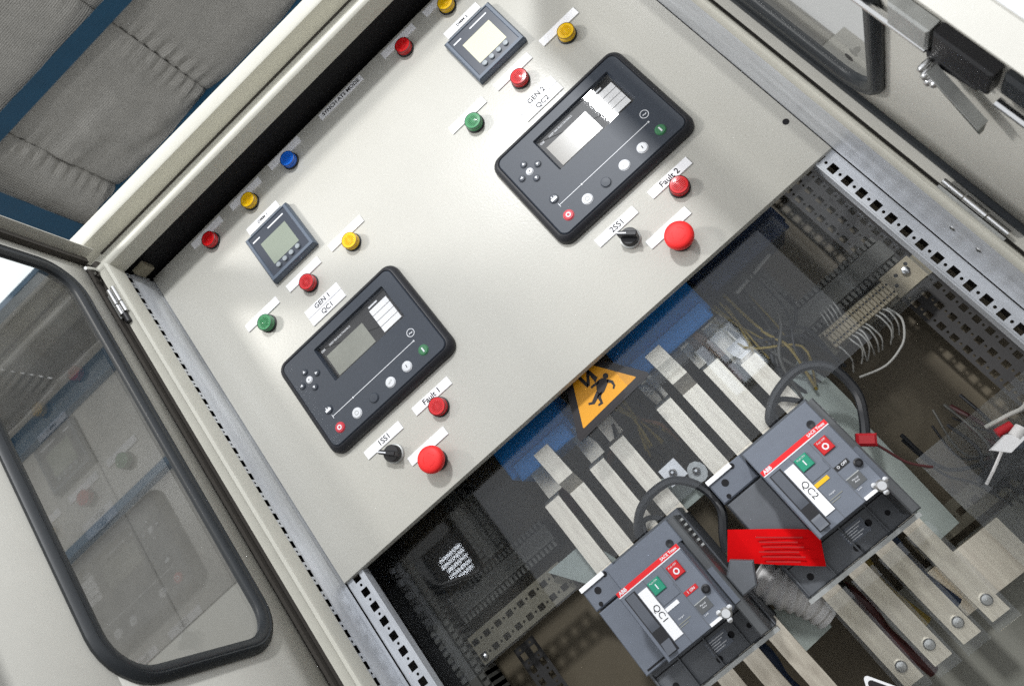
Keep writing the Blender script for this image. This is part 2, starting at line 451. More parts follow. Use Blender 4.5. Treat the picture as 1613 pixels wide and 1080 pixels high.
# side frames: cream bead and front strip, then galvanised side channel
mb = MB().loft([[(-434, -93, z), (-433, -95, z), (-420, -95, z), (-416, -98, z), (-411, -97, z), (-409.5, -93, z), (-410, -66, z), (-412, -66, z), (-434, -66, z)] for z in (ZB0, 540)])
part('side_frame', mb, 'paint_frame', cab)
part('frame_seal', MB().box(-458, -434.2, -87.5, -72, ZB0, 570, 3), 'foam', cab)
part('frame_seal', MB().box(517.2, 545, -84, -72, ZB0, 545, 2), 'foam', cab)
mb = MB().loft([[(509.5, -78, z), (508.5, -93, z), (511, -97, z), (515, -97, z), (517, -95, z), (517, -66, z), (512, -66, z)] for z in (ZB0, 540)])
part('side_frame', mb, 'paint_frame', cab)
mb = MB()
perforated(mb, lambda u, t: (-412, t, u), ZB0, 528, -66, -51, -58.5, 12, 9, 2.2, 25, 11)
part('slotted_channel', mb, 'galv', cab, smooth=0)
part('slot_shade_box', MB().box(-432, -418, -65, -20, ZB0, 528), 'blackmat', cab)  # near-black box added behind the slots to imitate the dark interior
mb = MB().loft([[(-412.5, -51, z), (-408, -40, z), (-408, -12, z), (-411, -6, z), (-409.5, 4, z), (-413.5, 4, z), (-415, -6, z), (-412, -12, z), (-412, -40, z), (-414, -51, z)] for z in (ZB0, 528)])
part('side_channel', mb, 'galv', cab)
mb = MB().loft([[(510, -78, z), (508, -55, z), (511, -30, z), (508.5, -8, z), (510, 3, z), (514, 3, z), (512.5, -8, z), (515, -30, z), (512, -55, z), (512, -78, z)] for z in (ZB0, 528)])
part('side_channel', mb, 'galv', cab)
for z in (-303, -341):
    part('rivet', MB().loft([[(510 + dx, -50 + r * math.cos(k * math.pi / 5), z + r * math.sin(k * math.pi / 5)) for k in range(10)] for r, dx in ((5, 0), (4.2, -2.5), (2, -3.5))]), 'chrome', cab)
# perforated mounting flanges facing the front
mb = MB(); perforated(mb, lambda u, t: (t, 8, u), ZB0, 528, -409, -377, -391, 12, 12, 2.3, 25, -146)
part('mounting_flange', mb, 'galv', cab, smooth=0)
mb = MB(); perforated(mb, lambda u, t: (t, 8, u), ZB0, 528, 481, 510, 491.5, 12, 12, 2.3, 25, -137.5)
part('mounting_flange', mb, 'galv', cab, smooth=0)
part('flange_edge', MB().box(-378, -376, 7, 24, ZB0, 528), 'galv', cab)
part('flange_edge', MB().box(480, 482, 7, 24, ZB0, 528), 'galv', cab)
# shell
part('back_plate', MB().box(-450, 606, 330, 334, -905, 560), 'backp', cab)
part('side_wall', MB().box(-446, -443, -60, 330, -900, 560), 'inner', cab)
part('side_wall', MB().box(600, 603, 20, 330, -900, 545), 'inner', cab)
part('floor_plate', MB().box(-443, 600, 20, 330, -905, -900), 'duct', cab)

# ================================================================== CONTROL PLATE
pan = thing('control_panel', 'cream powder coated control plate carrying the lamps, meters and controllers', 'control panel', (0, 0, 0))
PX0, PX1, PZ0, PZ1 = -409, 508.5, -117, 534
mb = MB()
bx = [(PX0, PZ0), (PX1, PZ0), (PX1, PZ1), (PX0, PZ1)]
secs = [[(x, 0, z) for x, z in inset(bx, 2)], [(x, .6, z) for x, z in inset(bx, .6)], [(x, 2, z) for x, z in bx], [(x, 16, z) for x, z in bx], [(x, 16, z) for x, z in inset(bx, 14)]]
mb.loft(secs, True, False)
part('plate', mb, 'paint', pan)
part('fixing_hole', MB().lathe([(4.6, -.25), (4.6, .2)], 495.5, -46.5, 14), 'blackmat', pan)

# ================================================================== LABEL PLATES
def label_plate(x, z, wd, ht, txt, label, size=9.5, group='white label plates on the control panel', tx=0):
    o = single('label_plate', MB().box(-wd / 2, wd / 2, -2.0, 0, -ht / 2, ht / 2, .3), 'plate', label, 'label plate', (x, 0, z), group)
    if txt: text(txt, size, 'ink', o, tx, -2.2, 0, bold=.22)
    return o
LW, LH, DD = 72.5, 14.4, 466.1
names = ('left', 'right')
for g in (0, 1):
    o = g * DD; n = str(g + 1); side = 'lower left' if g == 0 else 'upper right'
    near = 'left-hand controller' if g == 0 else 'right-hand controller'
    mt = 'grey-green screen' if g == 0 else 'pale yellow screen'
    label_plate(-131.8 + o, 7.7, LW, LH, 'Fault ' + n, 'white label plate reading Fault %s above a red lamp, %s group' % (n, side), 12.5, tx=0)
    label_plate(-232.3 + o, 7.8, LW, LH, n + 'SS1', 'white label plate reading %sSS1 under the %s' % (n, near), 12.5, tx=2)
    label_plate(-182.1 + o, -46.4, LW, LH, None, 'blank white label plate behind the emergency stop below the %s' % near)
    label_plate(-180.7 + o, 257.5, LW, 14.4, 'GEN ' + n, 'white label plate reading GEN %s above a second plate, %s group' % (n, side), 12)
    label_plate(-180.7 + o, 241.5, LW, 15.2, 'QC' + n, 'white label plate reading QC%s against the top of the %s' % (n, near), 12, tx=0)
    label_plate(-277.5 + o, 318.7, LW, LH, None, 'blank white label plate behind the green lamp near the meter with %s' % mt)
    label_plate(-180.4 + o, 318.6, LW, LH, None, 'blank white label plate behind the red lamp below the meter with %s' % mt)
    label_plate(-82.8 + o, 318.7, LW, LH, None, 'blank white label plate behind the yellow lamp beside the meter with %s' % mt)
    label_plate(-276.4 + o, 520, LW, LH, None, 'blank white label plate behind the red lamp on the top edge, %s group' % side)
    label_plate(-179.1 + o, 520.1, LW, LH, None, 'blank white label plate behind the yellow lamp on the top edge, %s group' % side)
    label_plate(-179.5 + o, 457, 72, 15, 'DMM ' + n, 'white label plate reading DMM %s above the meter with %s' % (n, mt), 7.5)
label_plate(-80.6, 522.4, LW, LH, None, 'blank white label plate behind the only blue lamp')
label_plate(55, 521.5, 99, 13.2, 'SYNCH ATS MODE', 'long white label plate reading SYNCH ATS MODE', 10.2)

# ================================================================== INDICATOR LAMPS
def make_lamp(colour, label, x, z, cname):
    t = thing('indicator_lamp', label, 'lamp', (x, 0, z), 'round indicator lamps on the control panel')
    part('bezel', MB().lathe([(15.2, 0), (15.2, -2.6), (14.2, -3.4), (13.2, -3.6)], 0, 0, 32, False, True), 'black', t)
    mb = MB().lathe([(13.6, -3.4), (13.8, -8.2), (13.0, -8.8), (13.0, -9.6), (13.7, -10.0), (13.5, -12.2), (12.4, -13.4), (9.8, -13.5), (9.4, -13.2), (6.2, -13.4), (5.8, -13.1), (2.6, -13.5), (1, -13.6)], 0, 0, 36, False, True)
    part('lens', mb, colour, t, smooth=12)
    part('lens_rim', MB().ring([([(r * math.cos(k * .2244), r * math.sin(k * .2244)) for k in range(28)], y) for r, y in ((13.0, -12.4), (13.9, -12.2), (13.95, -12.9), (13.1, -13.2))]), colour + '_rim', t)  # dark ring paints the outline that refraction and the groove's shade give
    mb = MB()
    for k in range(-3, 4):
        hw = math.sqrt(max(0, 8.6 ** 2 - (k * 2.4) ** 2))
        mb.box(-hw, hw, -14.0, -13.2, k * 2.4 - .5, k * 2.4 + .5)
    mb.box(-.4, .4, -13.95, -13.2, -7.5, 7.5)
    part('lens_ribs', mb, colour, t)
    return t
LZ = -21.5
specs = [('red', -131.8, 7.7, 'red lamp under the %s plate by the %s', (('Fault 1', 'left-hand controller'), ('Fault 2', 'right-hand controller')), (0, 1)),
         ('red', -180.4, 318.6, 'red lamp just below the meter with the %s screen', ('grey-green', 'pale yellow'), (0, 1)),
         ('red', -276.4, 520, 'red lamp on the panel top edge, left of the meter with %s screen', ('grey-green', 'pale yellow'), (0, 1)),
         ('yellow', -82.8, 318.7, 'yellow lamp to the right of the meter with the %s screen', ('grey-green', 'pale yellow'), (0, 1)),
         ('yellow', -179.1, 520.1, 'yellow lamp on the top edge, directly above the meter with the %s screen', ('grey-green', 'pale yellow'), (0, 1)),
         ('green', -277.5, 318.7, 'green lamp below and left of the meter with the %s screen', ('grey-green', 'pale yellow'), (0, 1)),
         ('blue', -80.6, 522.4, 'blue lamp on the top edge, the only blue one%s', ('',), (0,))]
protos = {}
for colr, x, z, lab, fill, gs in specs:
    for g in gs:
        l = lab % fill[g]; loc = (x + g * DD, 0, z + LZ)
        if colr not in protos: protos[colr] = make_lamp(colr, l, loc[0], loc[2], colr)
        else: dup(protos[colr], loc, l)

# ================================================================== EMERGENCY STOPS AND KNOBS
def make_estop(label, x, z):
    t = thing('emergency_stop_button', label, 'emergency stop', (x, 0, z), 'red emergency stop buttons')
    part('collar', MB().lathe([(15.5, 0), (15.5, -4), (14, -5), (11.5, -5.5), (11.5, -18), (13, -19)], 0, 0, 30, False, True), 'black', t)
    part('mushroom_head', MB().lathe([(13, -17), (18.6, -18.5), (20.2, -21), (20.3, -25), (19.6, -28.4), (17.8, -30.6), (14.8, -32), (10, -32.9), (5, -33.3), (.5, -33.4)], 0, 0, 44, True, True), 'redp', t)
    mb = MB()
    for k in range(3):
        a0 = k * 2 * math.pi / 3
        pts = []
        A = [a0 + i * .16 for i in range(8)]
        for i in range(7):
            mb.face([((8.6) * math.cos(A[i]), -33.4, 8.6 * math.sin(A[i])), (9.8 * math.cos(A[i]), -33.2, 9.8 * math.sin(A[i])), (9.8 * math.cos(A[i + 1]), -33.2, 9.8 * math.sin(A[i + 1])), (8.6 * math.cos(A[i + 1]), -33.4, 8.6 * math.sin(A[i + 1]))])
    part('turn_arrow', mb, 'redp', t)
    return t
es = make_estop('red mushroom emergency stop button below the left-hand controller', -182.4, -72.8)
dup(es, (-182.4 + DD, 0, -72.8), 'red mushroom emergency stop button below the right-hand controller')

def make_knob(label, x, z):
    t = thing('selector_switch', label, 'switch', (x, 0, z), 'black selector switches')
    part('collar', MB().lathe([(15, 0), (15, -3.4), (13.6, -4.4), (12.6, -4.6)], 0, 0, 30, False, True), 'zinc', t)
    part('knob', MB().lathe([(12.8, -4), (12.8, -14), (11.8, -15.2), (1, -15.6)], 0, 0, 30, True, True), 'black', t)
    a = math.radians(135)
    ca, sa = math.cos(a), math.sin(a)
    def R(u, v): return (u * ca - v * sa, u * sa + v * ca)
    k = part('grip', MB().prism([R(*p) for p in ((-12.5, -3.4), (13.5, -3.4), (16.5, 0), (13.5, 3.4), (-12.5, 3.4))], -27, -14, 1.2), 'black', t)
    part('pointer_mark', MB().prism([R(*p) for p in ((2, -.9), (16.0, -.9), (16.0, .9), (2, .9))], -27.4, -26.8), 'wink', k)
    return t
kn = make_knob('black selector switch with white pointer under the 1SS1 label', -229.5, -20.5)
dup(kn, (-229.5 + DD, 0, -20.5), 'black selector switch with white pointer under the 2SS1 label')

# ================================================================== POWER METERS
def make_meter(label, x, z, lcd):
    t = thing('power_meter', label, 'meter', (x, 0, z), 'square panel meters')
    o = [(-48.5, -48.5), (49, -48.5), (49, 51.5), (-48.5, 51.5)]
    inn = [(-41, -40), (41, -40), (41, 46), (-41, 46)]
    mb = MB()
    secs = [[(a, 0, b) for a, b in o], [(a, -9, b) for a, b in o], [(a, -12.5, b) for a, b in inset(o, 2.5)], [(a, -12.5, b) for a, b in inset(inn, -1)], [(a, -10.8, b) for a, b in inn]]
    mb.loft(secs, False, False)
    part('case', mb, 'meter', t)
    f = part('front_window', MB().box(-41, 41, -10.9, -5, -40, 46), 'meter_face', t)
    part('display', MB().box(-28, 29, -11.2, -10.5, -24, 24), lcd, f)
    for k in range(4):
        part('button', MB().lathe([(4.6, -10.5), (4.6, -13), (3.8, -13.8), (.5, -14)], -22.5 + 14.7 * k, -31, 18, False, True), 'meter_btn', t)
    part('maker_mark', MB().box(-38, -22, -11.3, -10.8, 34.6, 37.2), 'wink', t)
    mb = MB().box(-2, 34, -11.3, -10.8, 36.3, 38.8); part('printed_line', mb, 'wink', t)
    return t
mt1 = make_meter('square blue-grey power meter with grey-green screen, lower left of the two', -178.5, 389.5, 'lcd_g')
mt2 = make_meter('square blue-grey power meter with pale yellow screen, upper right of the two', -179.5 + DD, 389.5, 'lcd_y')

# ================================================================== GENERATOR CONTROLLERS
def make_controller(label, x, z, second):
    # local origin at the middle of the outer body; features in panel mm relative to it
    t = thing('generator_controller', label, 'controller', (x, 0, z), 'dark grey generator controllers')
    X = lambda v: v + 181.5
    Z = lambda v: v - 129.5
    R14 = lambda c, r: rrect(-125 + c, 130 - c, -95 + c, 91 - c, r)
    o0, o1, o2, o3 = R14(0, 19), R14(1.5, 18), R14(7.0, 14), R14(8.5, 13)
    mb = MB()
    secs = [([p for p in o0], 0), (o0, -6), (o1, -10), (o2, -15.5), (o3, -15.8), (R14(9.8, 12), -14.4)]
    mb.loft([[(a, y, b) for a, b in o] for o, y in secs], False, False)
    part('bezel', mb, 'ctrl_side', t)
    # front plate with the display opening
    sx0, sx1, sz0, sz1 = X(-235), X(-86), Z(128), Z(194)
    mb = MB()
    inn = R14(9.8, 12)
    n = len(inn)
    hole = rrect(sx0, sx1, sz0, sz1, 2.0)
    # ring between outline and opening: same count, corner to corner
    mb.loft([[(a, -14.6, b) for a, b in inn], [(a, -16.4, b) for a, b in R14(11.4, 10.5)], [(a, -16.4, b) for a, b in hole], [(a, -9, b) for a, b in inset(hole, 3.5)]], False, False)
    fp = part('front_plate', mb, 'ctrl', t)
    s = part('display_bay', MB().flat(inset(hole, 3), -8.8), 'black', t)
    part('display', MB().box(X(-226), X(-148), -9.6, -8.9, Z(133.5), Z(174)), 'lcd_d2' if second else 'lcd_d', s)
    c0, c1, d0, d1 = X(-128), X(-92), Z(134), Z(180)
    for k in range(4):
        h = (d1 - d0) / 4
        part('label_strip', MB().box(c0, c1, -9.8, -8.9, d0 + k * h + .5, d0 + (k + 1) * h - .5), 'white', s)
    text('DSE', 4.6, 'wink', s, X(-229), -9.3, Z(184.6), ax='LEFT', bold=.1)
    text('DEEP SEA ELECTRONICS', 4.2, 'wink', s, X(-212), -9.3, Z(184.6), ax='LEFT', bold=.06)
    part('printed_line', MB().box(X(-126), X(-108), -9.4, -8.9, Z(183.2), Z(186)), 'wink', s)
    part('display_cover', MB().flat(inset(hole, .8), -12.5), 'screen', s)
    def btn(x, z, r, m, name='button'):
        return part(name, MB().lathe([(r + .9, -16.2), (r + .8, -17.0), (r, -17.0), (r, -17.6), (r - .8, -18.4), (.6, -18.7)], X(x), Z(z), 26, False, True), m, t)
    def tri(x, z, a, par):
        part('arrow_mark', MB().flat([(X(x) + 2.7 * math.cos(math.radians(a + q)), Z(z) + 2.7 * math.sin(math.radians(a + q))) for q in (0, 130, 230)], -18.9), 'wink', par)
    for x, z, a in ((-267.8, 176, 90), (-251.9, 160.5, 0), (-283.5, 160.6, 180), (-267.4, 144.8, -90)):
        b = btn(x, z, 5.2, 'ctrl', 'arrow_button'); tri(x, z, a, b)
    b = btn(-268, 160.4, 5.0, 'btn_w', 'arrow_button'); part('tick_mark', MB().box(X(-269), X(-267), -18.9, -18.6, Z(159.5), Z(161)), 'ink', b)
    r = 7.6
    b = btn(-270.4, 65, r, 'btn_r')
    part('stop_symbol', MB().ring([([(X(-270.4) + q * math.cos(k * .2618), Z(65) + q * math.sin(k * .2618)) for k in range(24)], y) for q, y in ((2.2, -18.5), (2.2, -19.0), (3.9, -19.0), (3.9, -18.5))]), 'wink', b)
    b = btn(-235.4, 63.2, r, 'btn_w'); part('hand_symbol', MB().ring([([(X(-235.4) + q * math.cos(k * .2618), Z(63.2) + q * math.sin(k * .2618)) for k in range(24)], y) for q, y in ((2.8, -18.5), (2.8, -18.9), (3.3, -18.9), (3.3, -18.5))]), 'lcd_d', b)
    btn(-200.4, 62.8, r, 'ctrl')
    b = btn(-165.2, 62.8, r, 'btn_w'); text('AUTO', 3.0, 'lcd_d', b, X(-165.2), -19, Z(62.8), rot=20)
    b = btn(-130.5, 63.5, r, 'btn_w'); text('I', 6.5, 'ink', b, X(-130.5), -19, Z(63.5), bold=.25, rot=-8)
    b = btn(-95.3, 65, r, 'btn_g'); part('start_symbol', MB().box(X(-96.4), X(-94.2), -19, -18.5, Z(61), Z(69)), 'wink', b)
    # engine and mains symbols
    b = btn(-269.8, 100.4, 7.0, 'ctrl', 'engine_button')
    part('engine_symbol', MB().prism([(X(-269.8) + a, Z(100.4) + c) for a, c in ((-5, -3.5), (5, -3.5), (5, .5), (3, .5), (3, 2.5), (1.6, 2.5), (1.6, .5), (-.8, .5), (-.8, 4), (-2.4, 4), (-2.4, .5), (-5, .5))], -19.1, -18.6), 'wink', b)
    part('mains_ring', MB().ring([([(X(-94.9) + q * math.cos(k * .2244), Z(100.4) + q * math.sin(k * .2244)) for k in range(28)], y) for q, y in ((5.7, -16.5), (5.7, -16.9), (6.7, -16.9), (6.7, -16.5))]), 'wink', t)
    text('~', 12, 'wink', t, X(-94.9), -16.8, Z(100.4), bold=.18)
    part('printed_line', MB().box(X(-269.8), X(-229), -16.9, -16.5, Z(86.3), Z(87.3)), 'wink', t)
    part('printed_line', MB().box(X(-225), X(-99), -16.9, -16.5, Z(86.3), Z(87.3)), 'wink', t)
    part('printed_dot', MB().lathe([(1.5, -16.4), (1.5, -16.9)], X(-226.8), Z(86.8), 10), 'wink', t)
    part('printed_dot', MB().lathe([(1.6, -16.4), (1.6, -16.9)], X(-99), Z(86.8), 10), 'wink', t)
    part('printed_line', MB().box(X(-270.6), X(-269.8), -16.9, -16.5, Z(83), Z(90)), 'wink', t)
    return t
make_controller('dark grey generator controller with mostly dark screen, lower left of the pair', -181.5, 129.5, False)
make_controller('dark grey generator controller with glare on its screen, upper right of the pair', -181.5 + DD, 129.5, True)

# ================================================================== DOORS
def door_skin(s0, s1, z0, z1, h, r, y, hand):
    hx0, hx1, hz0, hz1 = h; mb = MB()
    def F(p): mb.face([(a, y, b) for a, b in p])
    F([(s0, z0), (hx0, z0), (hx0, hz0), (hx0, hz1), (hx0, z1), (s0, z1)]); F([(hx1, z0), (s1, z0), (s1, z1), (hx1, z1)])
    F([(hx0, z0), (hx1, z0), (hx1, hz0), (hx0, hz0)]); F([(hx0, hz1), (hx1, hz1), (hx1, z1), (hx0, z1)])
    for cx, cz, px, pz, a0 in ((hx0 + r, hz0 + r, hx0, hz0, 180), (hx1 - r, hz0 + r, hx1, hz0, 270), (hx1 - r, hz1 - r, hx1, hz1, 0), (hx0 + r, hz1 - r, hx0, hz1, 90)):
        F([(px, pz)] + [(cx + r * math.cos(math.radians(a0 + 90 - 15 * k)), cz + r * math.sin(math.radians(a0 + 90 - 15 * k))) for k in range(7)])
    return mb

def make_door(label, loc, rz, hand, wd, win, zt, zb, rh):
    # local: x along the leaf from the hinge, y = hand * depth towards the inside face
    t = thing('cabinet_door', label, 'door', loc, 'glazed cabinet doors', rz)
    h = hand
    part('door_panel', door_skin(2, wd, zb, zt, win, 48, 0, h), 'paint_door', t, solid=2)
    y = lambda v: v * h
    # folded rims
    part('door_rim', MB().box(0, wd, min(y(1.2), y(26)), max(y(1.2), y(26)), zt - 2, zt), 'paint_door', t)
    part('door_rim', MB().box(wd - 1, wd + 1, min(y(1.2), y(26)), max(y(1.2), y(26)), zb, zt - 2.2), 'paint_door', t)
    part('door_rim', MB().box(0, 2, min(y(1.2), y(rh)), max(y(1.2), y(rh)), zb, zt - 2.2), 'paint_door', t)
    # foam seal along the rims
    part('seal', MB().box(8, wd - 12, min(y(1.3), y(12)), max(y(1.3), y(12)), zt - 22, zt - 12), 'foam', t)
    part('seal', MB().box(2.5, 11, min(y(1.3), y(8)), max(y(1.3), y(8)), zb, zt - 23, 2), 'foam' if h > 0 else 'rubber', t)
    # rubber window gasket with a groove
    x0, x1, z0, z1 = win
    def O(e): return rrect(x0 - e, x1 + e, z0 - e, z1 + e, 48 + e, 8)
    prof = [(18, 1.1), (18.5, 5), (15, 9.5), (11, 11), (9, 9.8), (7, 10.5), (1, 9), (-2.5, 5), (-2.5, 1.5), (0, -3), (15, -4), (17, 0)]
    part('window_gasket', MB().ring([(O(e), y(v)) for e, v in prof]), 'rubber', t)
    part('window_pane', MB().flat(O(-1), 0), 'glass', t)
    return t
# left door: open at a right angle, leaf runs towards the viewer
ld = make_door('left cabinet door standing open with a tall rounded glazed window', (-450, -88, 0), math.radians(-90), 1, 470, (65, 309, -148, 522), 588, -800, 4)
# hinge barrels and bent stay hook on the left door
def barrel(par, pts, r, m='chrome', name='hinge'):
    return part(name, MB().tube(pts, r, 12, 0), m, par)
# right door: leaf leans in towards the viewer's left
rd = make_door('right cabinet door standing open at the upper right, with window corner and lock gear', (541, -95, 0), math.radians(-100), -1, 408, (58, 318, -143, 522), 575, -800, 19)
rz = lambda v: -v
# lock gear on the right door's inside face (y negative)
part('window_hole', MB().lathe([(6, -3.3), (6, -2.9)], 112, -112, 14), 'black', rd)
lk = part('lock_case', MB().box(296, 336, -13, -2, -278, -221, 2), 'black', rd)
part('lock_bracket', MB().box(298, 334, -14, -2, -218, -176, 2), 'zinc', lk)
part('lock_shoe', MB().prism([(276, -216), (290, -214), (290, -268), (284, -268), (276, -232)], -11, -3, 2), 'black', lk)
part('lock_rod', MB().tube([(292, -10, -130), (294, -10, -216)], 4, 8, 0), 'chrome', rd)
part('lock_rod', MB().tube([(292, -10, -286), (292, -10, -420)], 4, 8, 0), 'chrome', rd)
part('lock_handle', MB().loft([[(276 - 40 * tt + a, y0, -230 - 56 * tt) for a, y0 in ((-7, -19), (9 + 5 * tt, -19), (9 + 5 * tt, -14), (-7, -14))] for tt in (0, .4, 1)]), 'handle', rd)
part('lock_handle_edge', MB().loft([[(a - 36 * tt, y0, -229 - 57 * tt) for a, y0 in ((286, -23), (289, -23), (289, -13), (286, -13))] for tt in (0, 1)]), 'zinc', rd)
for dx, dz, r in ((274, -226, 4), (267, -230, 4), (272, -236, 3.6), (284, -222, 3.4)):
    part('lock_screw', MB().lathe([(r, -11), (r, -22), (r * .6, -24), (.4, -24.5)], dx, dz, 12), 'chrome', lk)
part('lock_cover', MB().box(306, 338, -9, -2, -420, -283, 3), 'rubber', rd)
# hinges
hl = thing('hinge', 'bright steel hinge joining the left door to the frame near its top', 'hinge', (-433, -92, 0))
for dx in (0, 9):
    part('barrel', MB().tube([(dx, -6, 490), (dx, -6, 458)], 4.2, 12, 0), 'chrome', hl)
    part('barrel', MB().tube([(dx, -6, 455), (dx, -6, 435)], 4.6, 12, 0), 'chrome', hl)
part('hinge_pin', MB().tube([(4, -6, 434), (4, -6, 416)], 5, 12, 0), 'black', hl)
part('hinge_leaf', MB().box(-10, 12, -1.5, 1.5, 436, 488), 'zinc', hl)
hr = thing('hinge', 'bright steel hinge joining the right door to the frame, near the right edge', 'hinge', (522, -100, 0))
part('barrel', MB().tube([(0, -4, -262), (0, -4, -290)], 3.4, 12, 0), 'chrome', hr)
part('barrel', MB().tube([(0, -4, -292), (0, -4, -322)], 4.4, 12, 0), 'chrome', hr)
part('barrel', MB().tube([(0, -4, -324), (0, -4, -352)], 3.4, 12, 0), 'chrome', hr)
part('hinge_leaf', MB().box(-8, -5, -1.5, 1.5, -354, -262), 'zinc', hr)
hk = single('stay_hook', MB().tube([(0, 0, 0), (3, -3, -2), (12, -6, -4), (14, -20, -6), (14, -34, -10)], 3, 8, 3), 'chrome', 'small bent chrome stay hook on the top corner of the left door', 'hook', (-444, -92, 541))

# ================================================================== LOWER COMPARTMENT
UA = single('acrylic_cover', MB().box(-462, 427, -2, 2, -333, -60), 'acry', 'clear upper acrylic cover below the control panel, over the busbars', 'cover', (52, 46, 0), 'clear acrylic covers')
UA.rotation_euler = (0, 0, math.radians(-2.2))
LA = single('acrylic_cover', MB().box(303, 596, 52, 56, -880, -478), 'acry2', 'clear lower acrylic cover at the bottom right, with faint dusty surface', 'cover', (0, 0, 0), 'clear acrylic covers')
single('acrylic_cover', MB().box(108, 262, 86, 104, -186, -166), 'acry2', 'clear acrylic spacer bar crossing the right-hand upper busbars', 'cover', (0, 0, 0), 'clear acrylic covers')

# warning sign
def sign(loc, side, rot, label):
    t = thing('warning_sign', label, 'sign', loc, 'yellow high voltage warning signs')
    def T(s, dz=0, r=0):
        return [(s * math.cos(math.radians(a + rot)), s * math.sin(math.radians(a + rot)) + dz) for a in (90, 210, 330)]
    R = side / math.sqrt(3)
    def rounded(s, r):
        P = []
        for a in (210, 330, 90):
            c = Vector(((s - 2 * r) * math.cos(math.radians(a + rot)), (s - 2 * r) * math.sin(math.radians(a + rot))))
            for k in range(-2, 3):
                b = math.radians(a + rot + k * 30); P.append((c.x + r * math.cos(b), c.y + r * math.sin(b)))
        return P
    part('sign_border', MB().prism(rounded(R * 1.36, 4), -.5, 0), 'sign_k' if rot > 2.5 and loc[2] > -300 else 'white', t)
    part('sign_backing', MB().prism(rounded(R * 1.26, 4), -.8, -.5), 'sign_k', t)
    part('sign_face', MB().prism(rounded(R, 1.2), -1.1, -.75), 'sign_y', t)
    g = MB()
    def add(P): g.prism([(a - 57, b + 137) for a, b in P], -1.5, -1.05)
    add([(46.1, -108.3), (51.6, -107.4), (53.2, -126.5), (48.5, -129.5)])
    add([(62.7, -109.4), (67.1, -111.1), (53.8, -128.8), (48.2, -129.0)])
    add([(62.8, -109.6), (67.0, -110.4), (69.7, -127.5), (62.0, -131.5), (62.5, -125.7)])
    part('bolt_symbol', g, 'sign_k', t)
    g = MB()
    for P in ([(73.8, -132.3), (79.5, -141.1), (73.7, -144.9), (63.3, -150.0), (55.7, -150.5), (54.8, -143.2), (61.6, -134.0), (69.6, -132.2)],
              [(70.6, -131.9), (53.3, -131.0), (52.1, -134.2), (64.5, -135.6)],
              [(78.7, -139.2), (83.3, -146.3), (81.5, -153.7), (76.4, -156.7), (75.5, -154.5), (78.9, -151.8), (78.8, -146.6), (74.5, -142.8)],
              [(55.1, -142.0), (56.9, -148.7), (41.4, -154.3), (33.8, -149.7), (35.1, -146.9), (40.2, -149.3)],
              [(54.2, -147.3), (61.4, -147.6), (54.6, -153.1), (51.4, -161.8), (44.1, -160.7), (44.1, -158.2), (49.1, -157.9), (50.3, -149.3)],
              [(79.6 + 4.3 * math.cos(q * .6283), -133.9 + 4.3 * math.sin(q * .6283)) for q in range(10)]): add(P)
    part('figure_symbol', g, 'sign_k', t)
    return t
sign((57, 43.5, -137), 106, 3, 'yellow triangular high voltage sign with falling figure, tucked under the panel edge')
sign((80, 51, -708), 106, 3, 'yellow and black warning triangle, only its tip showing at the bottom edge')

# blue insulating boxes behind the cover
def bluebox(x0, x1, z0, z1, lab, m='bluebox'):
    t = thing('insulating_box', lab, 'insulator box', (0, 0, 0), 'blue insulating boxes')
    part('body', MB().box(x0, x1, 118, 240, z0, z1, 4), m, t)
    part('ledge', MB().box(x0 + 14, x1 - 6, 108, 118, z0 - 14, z0 + 16, 3), m, t)
    return t
bluebox(-142, -14, -140, -20, 'blue insulating box behind the cover, left of the warning sign')
bluebox(98, 262, -142, -20, 'blue insulating box behind the cover, right of the warning sign')
bluebox(270, 430, -118, -20, 'dark navy box standing in for a bluish reflection, farthest right of the three', 'cable_blue')  # navy box added to imitate the bluish dark reflection under the panel edge
for x, z in ((-112, -104), (-62, -128), (180, -90), (236, -110)):
    pass

